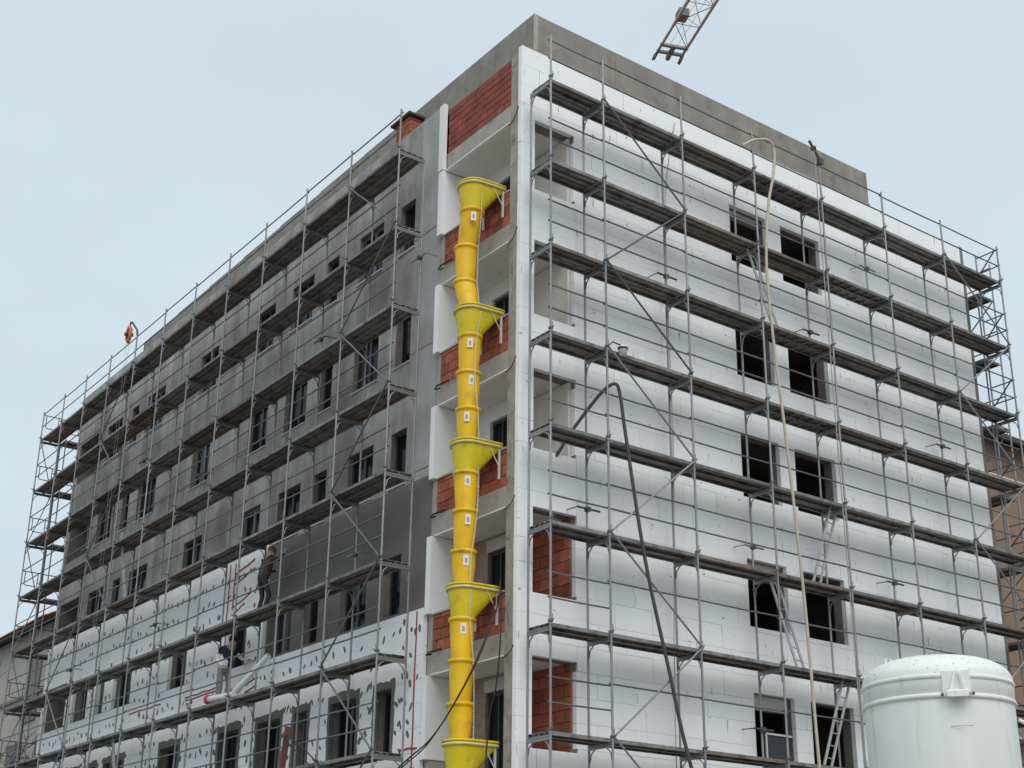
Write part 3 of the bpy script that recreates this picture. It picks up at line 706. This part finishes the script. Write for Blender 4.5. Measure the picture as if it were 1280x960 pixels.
# ================================================================== white mortar silo
SX, SY = 2.55, -6.55; ZT = H-13.42
si = thing('mortar_silo', (SX, SY, 0), 'white domed steel mortar silo standing in front of the scaffolding', 'silo')
RS = 1.125
MB().lathe([(.25,.9),(.30,1.0),(RS,2.9),(RS,ZT-.74)], (SX,SY,0), 64, cap=False).build('shell', 'silo', si)
MB().lathe([(RS-.005,ZT-.76),(RS+.012,ZT-.75),(RS+.012,ZT-.44)], (SX,SY,0), 64, cap=False).build('collar', 'silo', si)
for zb in (ZT-.74, ZT-.45): MB().lathe([(RS,zb-.04),(RS+.026,zb-.034),(RS+.036,zb),(RS+.026,zb+.03),(RS,zb+.04)], (SX,SY,0), 64, cap=False).build('band', 'silo', si)
dome = [(RS+.015,ZT-.43)]+[((RS+.015)*math.cos(t)**.62, ZT-.40+.40*math.sin(t)) for t in [R(a) for a in (6,14,24,34,44,54,64,74,82,88)]]
MB().lathe(dome, (SX,SY,0), 64, cap=True).build('dome', 'silo_top', si)
dcam = Vector((CAM.x-SX, CAM.y-SY, 0)).normalized(); dr = Vector((-dcam.y, dcam.x, 0))
def S(rad, side, z): p = Vector((SX,SY,0))+dcam*rad+dr*side; return Vector((p.x,p.y,z))
dr = -dr if dr.dot(r2) < 0 else dr
q = .27
def slab8(A, Bq):
    m = MB(); m.add([S(*p) for p in A]+[S(*p) for p in Bq], [(0,1,2,3),(4,7,6,5),(0,4,5,1),(1,5,6,2),(2,6,7,3),(3,7,4,0)]); return m
br_ = slab8([(RS+.03,q-.19,ZT-.72),(RS+.03,q+.22,ZT-.72),(RS+.04,q+.21,ZT-.39),(RS+.04,q-.19,ZT-.39)], [(RS-.15,q-.19,ZT-.72),(RS-.15,q+.22,ZT-.72),(RS-.15,q+.21,ZT-.39),(RS-.15,q-.19,ZT-.39)]).build('lifting_bracket', 'silo', si)
for a, b in ((-.08,0.0),(.13,.05)): MB().bar(S(RS+.10,q+a,ZT-.70),S(RS+.045,q+b,ZT-.42),.022,.04).build('gusset', 'silo', br_)
slab8([(RS+.03,q-.10,ZT-.66),(RS+.03,q+.16,ZT-.66),(RS+.16,q+.18,ZT-.71),(RS+.16,q-.13,ZT-.71)], [(RS+.03,q-.10,ZT-.79),(RS+.03,q+.16,ZT-.79),(RS+.16,q+.18,ZT-.79),(RS+.16,q-.13,ZT-.79)]).build('bracket_foot', 'silo_top', br_)
for yy in (-.2, .24): MB().tube(S(RS+.02,q+yy,ZT-.74),S(RS+.09,q+yy,ZT-.74),.022,8).build('bolt', 'rust', br_)
MB().path([S(.6,-.72,ZT-.20),S(.6,-.72,ZT-.06),S(.6,-.65,ZT-.06),S(.6,-.65,ZT-.20)], .018, 6).build('lifting_eye', 'silo', si)
MB().tube(S(RS+.006,q-.12,ZT-1.2),S(RS+.006,q+.2,ZT-1.2),.005,5).build('weld_seam', 'sticker_ink', si)
MB().tube(S(.2,RS+.02,ZT-1.0),S(.2,RS+.12,ZT-1.06),.03,6).build('side_lug', 'silo', si)
for a in range(4):
    q4 = math.pi/4+a*math.pi/2; MB().bar((SX+RS*.97*math.cos(q4),SY+RS*.97*math.sin(q4),3.2),(SX+RS*1.02*math.cos(q4),SY+RS*1.02*math.sin(q4),0),.12,.12).build('leg', 'silo', si)

# ================================================================== hoses, ropes, cables
def curve(pts, n=10):
    pts = [Vector(p) for p in pts]; o = []
    for i in range(len(pts)-1):
        p0 = pts[max(i-1,0)]; p1 = pts[i]; p2 = pts[i+1]; p3 = pts[min(i+2,len(pts)-1)]
        for k in range(n):
            t = k/n; o.append(.5*((2*p1)+(-p0+p2)*t+(2*p0-5*p1+4*p2-p3)*t*t+(-p0+3*p1-3*p2+p3)*t**3))
    return o+[pts[-1]]
m = MB(); m.path(curve([(.55,1.5,H-8.95),(.93,1.02,H-8.22),(1.12,.78,H-7.75),(1.42,.2,H-7.02),(1.62,-.06,H-6.80),(1.74,-.09,H-7.05),(1.86,-.10,H-7.9),(2.30,-.10,H-10.4),(2.85,-.12,H-12.6),(3.30,-.14,H-14.3),(3.9,-.6,H-17),(4.2,-2,.05)]), .038, 8)
tag(m.build('concrete_hose', 'hose_black'), 'thick black pump hose bent over the scaffolding into a balcony side opening', 'hose')
m = MB(); m.path(curve([(5.78,-.08,H+.46),(6.05,-.1,H+.68),(6.35,-.11,H+.84),(6.68,-.13,H+.90),(6.83,-.13,H+.62),(6.72,-.13,H-.1),(6.52,-.12,H-.9),(6.32,-.12,H-2.5),(6.39,-.12,H-4.4),(6.66,-.12,H-7.45),(6.88,-.12,H-10.7),(6.98,-.14,H-14.1),(7.0,-.3,H-17.5),(6.2,-1.6,.04)]), .034, 8)
tag(m.build('water_hose', 'hose_beige'), 'long beige hose looped over the top rail and hanging down the white face', 'hose')
hoist = thing('rope_hoist', (8.604,-.05,H+1.0), 'dark swing arm with hanging rope clamped to a top post above the white face', 'hoist')
MB().bar((8.62,-.04,H+1.12),(8.18,-.1,H+1.52),.05,.06).build('arm','clamp',hoist)
MB().box(8.55,8.68,-.1,.02,H+1.02,H+1.17).build('clamp','clamp',hoist)
MB().lathe([(.02,-.03),(.075,-.03),(.055,0),(.075,.03),(.02,.03)],(8.3,-.12,H+1.33),12).build('pulley','rust',hoist)
MB().path(curve([(8.31,-.13,H+1.3),(8.34,-.13,H-6),(8.40,-.14,H-14),(8.42,-.16,.4)],6),.013,5).build('rope','rope',hoist)
hoist2 = thing('pulley_hoist', (-1.1,20.5,H+1.05), 'orange pulley block on a swing arm above the long grey face', 'hoist')
MB().path([(-1.1,20.5,H+1.0),(-1.12,20.5,H+1.18),(-1.16,20.95,H+1.62),(-1.16,21.05,H+1.62)],.035,6).build('arm','clamp',hoist2)
pb = MB(); pb.path([(-1.17,21.1,H+1.5),(-1.17,21.26,H+1.36),(-1.17,21.24,H+1.1),(-1.17,21.1,H+.95),(-1.17,20.96,H+1.1),(-1.17,20.95,H+1.36)],.06,8,closed=True); pb.build('pulley_block','orange',hoist2)
MB().lathe([(.03,-.04),(.15,-.03),(.13,0),(.15,.03),(.03,.04)],(-1.17,21.1,H+1.22),14).build('wheel','rust',hoist2)
MB().bar((-1.16,21.08,H+1.66),(-1.16,21.1,H+1.48),.04,.04).build('hook','clamp',hoist2)
for dy in (-.1,.12): MB().tube((-1.17,21.1+dy,H+1.2),(-1.17,21.1+dy*1.1,.3),.0045,5).build('rope','rope',hoist2)
m = MB(); m.path(curve([(4.55,.95,H+1.15),(4.0,.75,H-.9),(3.75,.55,H-3),(3.72,.5,H-8),(3.55,.5,H-13),(3.5,.45,.3)],8),.011,5)
tag(m.build('hanging_rope','rope'), 'thin grey rope hanging from the top of the white boards behind the decks', 'rope')
for i, (pts, lab) in enumerate((
    ([(-.05,1.62,H-11.2),(-.35,1.3,H-11.7),(-.75,1.45,H-12.8),(-1.0,2.3,H-13.9),(-1.2,3.2,H-14.45),(-1.4,5.2,H-15.6),(-1.6,6.5,.05)], 'black cable sagging from a balcony past the lowest hopper'),
    ([(-.05,1.55,H-10.9),(-.22,1.28,H-12.0),(-.25,1.35,H-13.0),(-.35,1.5,H-14.2),(-.5,1.6,.1)], 'black cable hanging straight down beside the corner column'),
    ([(-1.2,8.05,H-13.28),(-1.2,7.3,H-13.6),(-1.2,6.5,H-14.05),(-1.25,5.0,H-15.0),(-1.6,3,.05)], 'pair of black cables running down from the upright timber board'))):
    m = MB(); m.path(curve(pts,8),.015,6)
    if i != 1: m.path(curve([(p[0]-.03,p[1]+.10,p[2]-.12*(j>0)) for j, p in enumerate(pts)],8),.012,6)
    tag(m.build('power_cable','cable'), lab, 'cable')
m = MB(); m.bar((-1.17,8.55,H-15.9),(-1.15,8.0,H-13.1),.04,.15)
tag(m.build('timber_board','timber'), 'reddish timber board standing upright against the scaffolding of the grey face', 'board')
lamp = thing('work_lamp', (1.62,-.02,H-5.97), 'small round work lamp clamped to a post at the white face', 'lamp')
MB().path([(1.48,-.03,H-5.97),(1.6,-.05,H-5.86),(1.8,-.06,H-5.88)],.016,6).build('bracket','clamp',lamp)
MB().lathe([(.03,.05),(.10,.03),(.105,-.01),(.10,-.02),(.085,-.14),(.05,-.15)],(1.86,-.06,H-5.93),16).build('lamp_head','zinc',lamp)
MB().lathe([(.104,-.045),(.112,-.035),(.112,-.005),(.104,.005)],(1.86,-.06,H-5.93),16,cap=False).build('ring','cable',lamp)

# ================================================================== ladders
def ladder(a, b, side, wd, label, group=None):
    a = Vector(a); b = Vector(b); t = thing('ladder', tuple(a), label, 'ladder', group); s_ = Vector(side).normalized()*wd/2
    for k in (-1, 1): MB().bar(a+s_*k, b+s_*k, .03, .055).build('rail','aluminium',t)
    n = max(3, int((b-a).length/.28))
    for i in range(n):
        p = a+(b-a)*((i+.6)/n); MB().tube(p-s_, p+s_, .014, 6).build('rung','aluminium',t)
    return t
YD = Vector((0.9,.25,0))
ladder((7.82,.33,H-9.93),(8.58,.33,H-8.02),(1,.3,0),.33,'ladder just above the fourth pair of windows on the white face','ladders inside the scaffolding of the white face')
ladder((7.12,.33,H-11.93),(6.42,.33,H-10.05),(1,.3,0),.36,'ladder in front of the fourth pair of windows beside the beige hose','ladders inside the scaffolding of the white face')
ladder((7.78,.33,H-13.95),(8.58,.33,H-12.03),(1,.3,0),.36,'ladder in front of the lowest right-hand window of the white face','ladders inside the scaffolding of the white face')
ladder((7.02,.33,H-3.95),(6.3,.33,H-2.05),(1,.3,0),.34,'ladder below the topmost pair of windows on the white face','ladders inside the scaffolding of the white face')
ladder((-.75,19.9,H-7.93),(-.75,20.85,H-5.6),(.3,1,0),.4,'pale ladder under a deck above the white boards of the grey face','ladders inside the scaffolding of the grey face')
ladder((-.75,18.9,H-13.95),(-.75,19.65,H-12.05),(.3,1,0),.4,'ladder in front of the lowest white boards on the long face','ladders inside the scaffolding of the grey face')

# ================================================================== people
def skin_body(name, parent, joints, bones, mats, loc):
    me = bpy.data.meshes.new(name); idx = {k: i for i, k in enumerate(joints)}
    me.from_pydata([Vector(v[0]) for v in joints.values()], [(idx[a], idx[b]) for a, b in bones], [])
    ob = bpy.data.objects.new('tmp_'+name, me); col.objects.link(ob)
    sk = ob.modifiers.new('s', 'SKIN'); sk.use_smooth_shade = True
    ss = ob.modifiers.new('u', 'SUBSURF'); ss.levels = 2; ss.render_levels = 2
    for k, v in joints.items():
        d = me.skin_vertices[0].data[idx[k]]; r_ = v[1]; d.radius = r_ if isinstance(r_, tuple) else (r_, r_); d.use_root = (k == 'pelvis')
    dg = bpy.context.evaluated_depsgraph_get(); dg.update()
    nm = bpy.data.meshes.new_from_object(ob.evaluated_get(dg)); bpy.data.objects.remove(ob)
    nm.materials.clear()
    for mm in mats: nm.materials.append(MT[mm])
    jl = [(Vector(v[0]), v[2]) for v in joints.values()]
    segs = [((Vector(joints[a][0]), joints[a][2]), (Vector(joints[b][0]), joints[b][2])) for a, b in bones]
    for p in nm.polygons:
        best = None
        for (A, ma), (B, mb) in segs:
            d = B-A; t = max(0, min(1, (p.center-A).dot(d)/max(d.length_squared, 1e-9))); dd = (p.center-(A+d*t)).length
            if best is None or dd < best[0]: best = (dd, ma if t < .5 else mb)
        p.material_index = best[1]; p.use_smooth = True
    o = bpy.data.objects.new(name, nm); link(o, parent, loc); return o
def arm_chain(J, B, side, sh, el, wr, dirv, ms, mh):
    J['sh'+side] = (sh, .07, 0); J['el'+side] = (el, .047, ms); J['wr'+side] = (wr, .033, ms)
    wr = Vector(wr); d = Vector(dirv).normalized(); ref = Vector((0,0,1)) if abs(d.z) < .8 else Vector((1,0,0)); sd_ = d.cross(ref).normalized()
    J['pm'+side] = (tuple(wr+d*.06), .036, mh); B += [('chest','sh'+side),('sh'+side,'el'+side),('el'+side,'wr'+side),('wr'+side,'pm'+side)]
    nrm = d.cross(sd_)
    for f, (off, ln) in enumerate(((-.03,.075),(-.01,.085),(.01,.08),(.03,.065))):
        J['f%d%s' % (f,side)] = (tuple(wr+d*.11+sd_*off), .010, mh); J['g%d%s' % (f,side)] = (tuple(wr+d*(.11+ln)+sd_*off*1.2+nrm*.025), .008, mh)
        B += [('pm'+side,'f%d%s' % (f,side)),('f%d%s' % (f,side),'g%d%s' % (f,side))]
    J['t0'+side] = (tuple(wr+d*.07+sd_*.055), .011, mh); J['t1'+side] = (tuple(wr+d*.11+sd_*.075+nrm*.02), .009, mh); B += [('pm'+side,'t0'+side),('t0'+side,'t1'+side)]
def person(base, label, pose, mats):
    t = thing('person', base, label, 'person'); J = {}; B = []
    jk, tr, sh, sk, gl, sl = 0, 1, 2, 3, 4, 5
    J['pelvis'] = (pose['pelvis'], (.155,.15), tr); J['belly'] = (pose['belly'], (.165,.16), jk); J['chest'] = (pose['chest'], (.185,.17), jk); J['neck'] = (pose['neck'], .06, sk)
    h = Vector(pose['head']); J['jaw'] = (tuple(h-Vector((0,0,.05))+Vector(pose['face'])*.02), .072, sk); J['skull'] = (tuple(h+Vector((0,0,.06))), .092, sk)
    J['nose'] = (tuple(h+Vector(pose['face'])*.105-Vector((0,0,.01))), .016, sk)
    B += [('pelvis','belly'),('belly','chest'),('chest','neck'),('neck','jaw'),('jaw','skull'),('jaw','nose')]
    for s_ in 'LR':
        hp, kn, an, toe = pose['leg'+s_]
        J['hip'+s_] = (hp, .088, tr); J['kn'+s_] = (kn, .064, tr); J['an'+s_] = (an, .048, tr); J['hl'+s_] = (tuple(Vector(an)-Vector((0,0,.05))), .045, sh); J['toe'+s_] = (toe, .038, sh)
        B += [('pelvis','hip'+s_),('hip'+s_,'kn'+s_),('kn'+s_,'an'+s_),('an'+s_,'hl'+s_),('hl'+s_,'toe'+s_)]
        a = pose['arm'+s_]; arm_chain(J, B, s_, a[0], a[1], a[2], a[3], sl, gl)
    bz = Vector(base)
    J = {k: (tuple(Vector(v[0])), v[1], v[2]) for k, v in J.items()}
    body = skin_body('body', t, J, B, mats, base)
    f = Vector(pose['face']).normalized(); sd_ = Vector((-f.y, f.x, 0)).normalized()
    for s_ in (-1, 1):
        c = bz+h+f*.085+sd_*.033*s_+Vector((0,0,.03)); MB().lathe([(.003,-.011),(.011,0),(.003,.011)], tuple(c), 8).build('eye','frame_dark',t)
        c = bz+h+sd_*.088*s_+Vector((0,0,.01)); MB().lathe([(.006,-.03),(.018,0),(.01,.03)], tuple(c), 8).build('ear','skin',t)
    return t, h+bz, f
# worker in a camouflage jacket, back to the street, right hand raised to the wall
P1 = (-.72, 10.72, H-10.0)
t, h, f = person(P1, 'worker in dark camouflage jacket reaching up to the wall on a scaffold deck', dict(
    pelvis=(.0,0,.86), belly=(.03,0,1.05), chest=(.10,.0,1.32), neck=(.15,.0,1.50), head=(.19,.0,1.61), face=(.9,-.25,.1),
    legL=((-.0,.10,.84),(.10,.16,.47),(.0,.15,.10),(.17,.18,.035)), legR=((0,-.10,.84),(.14,-.12,.48),(.02,-.10,.10),(.20,-.13,.035)),
    armL=((.08,.20,1.41),(.22,.33,1.17),(.42,.24,1.22),(1,-.1,.2)), armR=((.12,-.2,1.42),(.26,-.34,1.36),(.40,-.20,1.55),(.5,.1,1))), ['camo','trousers_dark','shoe','skin','white_cloth','camo'])
m = MB(); m.lathe([(.105,-.02),(.112,.03),(.10,.09),(.065,.135),(.01,.15)], tuple(h+Vector((0,0,.02))), 16); m.build('cap','cap_brown',t)
m = MB(); m.lathe([(.10,-.17),(.118,-.10),(.116,-.02),(.108,.02)], tuple(h+Vector((-.012,.01,.0))), 16, cap=False); m.build('hood','hood_grey',t)
# worker in a navy vest, turned towards the window
P2 = (-.68, 12.62, H-12.0)
t, h, f = person(P2, 'worker in navy vest with pale sleeves and grey trousers beside a window', dict(
    pelvis=(.0,0,.90), belly=(.02,-.03,1.08), chest=(.06,-.08,1.34), neck=(.08,-.13,1.52), head=(.10,-.17,1.62), face=(.55,-.85,-.1),
    legL=((.10,.02,.88),(.13,-.03,.50),(.12,.05,.10),(.2,-.12,.035)), legR=((-.10,.0,.88),(-.10,-.06,.50),(-.1,.02,.10),(-.02,-.16,.035)),
    armL=((.24,-.03,1.43),(.36,-.18,1.22),(.42,-.42,1.15),(.3,-1,0)), armR=((-.14,-.06,1.43),(-.22,.02,1.16),(-.16,-.20,.98),(.4,-1,-.2))), ['navy','trousers_grey','shoe','skin','skin','white_cloth'])
m = MB(); m.lathe([(.105,-.01),(.112,.03),(.10,.09),(.065,.13),(.01,.145)], tuple(h+Vector((0,0,.025))), 16); b2 = h+f*.13+Vector((0,0,.03)); m.box(b2.x-.06,b2.x+.06,b2.y-.06,b2.y+.06,b2.z-.008,b2.z+.008); m.build('cap','cap_black',t)
# rolls of mesh beside him
r_ = thing('mesh_roll', (-.80,12.6,H-11.93), 'white roll with a red end lying on the deck at the worker in navy', 'roll')
MB().tube((-.84,13.0,H-11.80),(-.84,11.55,H-11.88),.085,14).build('roll','roll',r_); MB().lathe([(.03,-.02),(.125,-.02),(.125,.05),(.03,.05)],(0,0,0),14)
m = MB(); m.path([(-.84,13.13,H-11.795),(-.84,12.98,H-11.80)],.115,14); m.build('red_end','roll_red',r_)
r_ = thing('mesh_roll', (-.7,11.6,H-11.93), 'white roll leaning from the deck up to the window edge', 'roll')
MB().tube((-.84,11.75,H-11.9),(-.5,10.55,H-11.02),.075,14).build('roll','roll',r_)
MB().path([(-.80,11.62,H-11.80),(-.73,11.35,H-11.60)],.082,14).build('wrap','sticker',r_)

# ================================================================== neighbouring houses
hs = thing('tan_building', (40,16,0), 'tan rendered building beyond the far end of the white face', 'building')
m = MB(); m.box(27.0,52.0,12.0,26.0,0,H+2.6); m.build('wall','tan_wall',hs)
m = MB(); m.add([(26.4,11.3,H+2.6),(52.6,11.3,H+2.6),(52.6,26.7,H+2.6),(26.4,26.7,H+2.6),(29,19,H+6.2),(50,19,H+6.2)],[(0,1,5,4),(1,2,5),(2,3,4,5),(3,0,4)]); m.build('roof','roof_dark',hs)
m = MB(); m.box(26.4,52.6,11.25,11.42,H+2.38,H+2.62); m.build('eaves','roof_dark',hs)
MB().tube((27.2,11.94,H+1.0),(51.8,11.94,H+1.02),.05,8).build('cable_duct','zinc',hs)
for k in range(5):
    for xx in (30.4, 33.4, 36.4):
        z = H-9.4-3.1*k+ (0)
        if z < 2: continue
        wn = MB().box(xx,xx+1.7,11.96,12.02,z,z+1.7).build('window','roof_dark',hs); MB().box(xx+.08,xx+1.62,11.94,11.961,z+.08,z+1.62).build('pane','glass',wn)
        MB().box(xx-.4,xx+2.1,11.3,12.0,z-.55,z-.42).build('balcony_slab','house_wall',hs)
hs = thing('tiled_house', (6,39,0), 'pale house with red tiled roof beyond the end of the grey face', 'house')
EZ = H-6.15
MB().box(1.0,11.0,31.9,49,0,EZ).build('wall','house_wall',hs)
rf = MB().add([(.45,31.2,EZ-.12),(.45,49.6,EZ-.12),(6,49.6,EZ+2.7),(6,31.2,EZ+2.7),(.45,31.2,EZ-.02),(.45,49.6,EZ-.02),(6,49.6,EZ+2.8),(6,31.2,EZ+2.8),(11.5,49.6,EZ-.12),(11.5,31.2,EZ-.12)],[(0,1,2,3),(4,7,6,5),(0,4,5,1),(7,6,8,9),(0,3,7,4),(3,9,7),(1,5,6,2),(2,6,8)])
rf = MB(); rf.add([(.45,31.2,EZ-.12),(.45,49.6,EZ-.12),(6,49.6,EZ+2.7),(6,31.2,EZ+2.7),(.45,31.2,EZ-.02),(.45,49.6,EZ-.02),(6,49.6,EZ+2.8),(6,31.2,EZ+2.8),(11.5,49.6,EZ-.12),(11.5,31.2,EZ-.12)],[(0,1,2,3),(4,7,6,5),(0,4,5,1),(7,6,8,9),(0,3,7,4),(3,9,7),(1,5,6,2),(2,6,8)])
rfo = rf.build('roof','roof_dark',hs)
tl = MB()
for r in range(18):
    for c in range(72):
        y = 31.25+c*.255; t = r/18; x = .40+5.6*t; z = EZ-.02+2.82*t+.03
        tl.add([(x,y,z),(x,y+.25,z),(x+.33,y+.25,z+.15),(x+.33,y,z+.15),(x,y+.125,z+.06),(x+.33,y+.125,z+.21)],[(0,4,5,3),(4,1,2,5),(0,1,4)])
tag(tl.build('roof_tiles','tile',rfo),kind='stuff')
MB().box(.93,.998,32.4,33.9,EZ-3.6,EZ-1.2).build('dark_panel','house_dark',hs)  # darker flat panel on the house wall
MB().box(.9,.999,31.95,48.9,EZ-2.62,EZ-2.5).build('string_course','house_dark',hs)
wn = MB().box(.94,.999,33.6,35.2,EZ-6.6,EZ-4.3).build('window','timber',hs); MB().box(.92,.939,33.75,35.05,EZ-6.45,EZ-4.45).build('pane','glass',wn)
MB().box(.2,1.0,33.0,36.0,EZ-6.9,EZ-6.75).build('balcony_slab','house_wall',hs)
for i in range(14): MB().box(.2,.24,33.05+i*.21,33.17+i*.21,EZ-6.75,EZ-5.9).build('baluster','timber',hs)

# ================================================================== bare tree at the far corner
tr_ = thing('bare_tree', (-.4,31.0,0), 'leafless dark-branched tree in front of the tiled house', 'tree')
rr = random.Random(11); tk = MB(); bm2 = MB()
def grow(p, d, L, r, depth, mbx):
    pts = [p]; q = p.copy(); dd = d.copy()
    for i in range(4):
        dd = (dd+Vector((rr.uniform(-.28,.28),rr.uniform(-.28,.28),rr.uniform(-.12,.2)))).normalized(); q = q+dd*L/4; pts.append(q.copy())
    mbx.path(pts, [r*(1-.14*i) for i in range(5)], 6 if r > .03 else 4)
    if depth:
        for k in range(3 if depth > 1 else 4):
            s_ = pts[rr.randint(2,4)]; a = (dd+Vector((rr.uniform(-.9,.9),rr.uniform(-.9,.9),rr.uniform(-.3,.7)))).normalized()
            grow(s_, a, L*rr.uniform(.5,.75), r*.55, depth-1, bm2)
grow(Vector((-.4,31.0,-.05)), Vector((0,0,1)), 5.2, .12, 4, tk)
tk.build('trunk','bark',tr_); bm2.build('crown','bark',tr_)
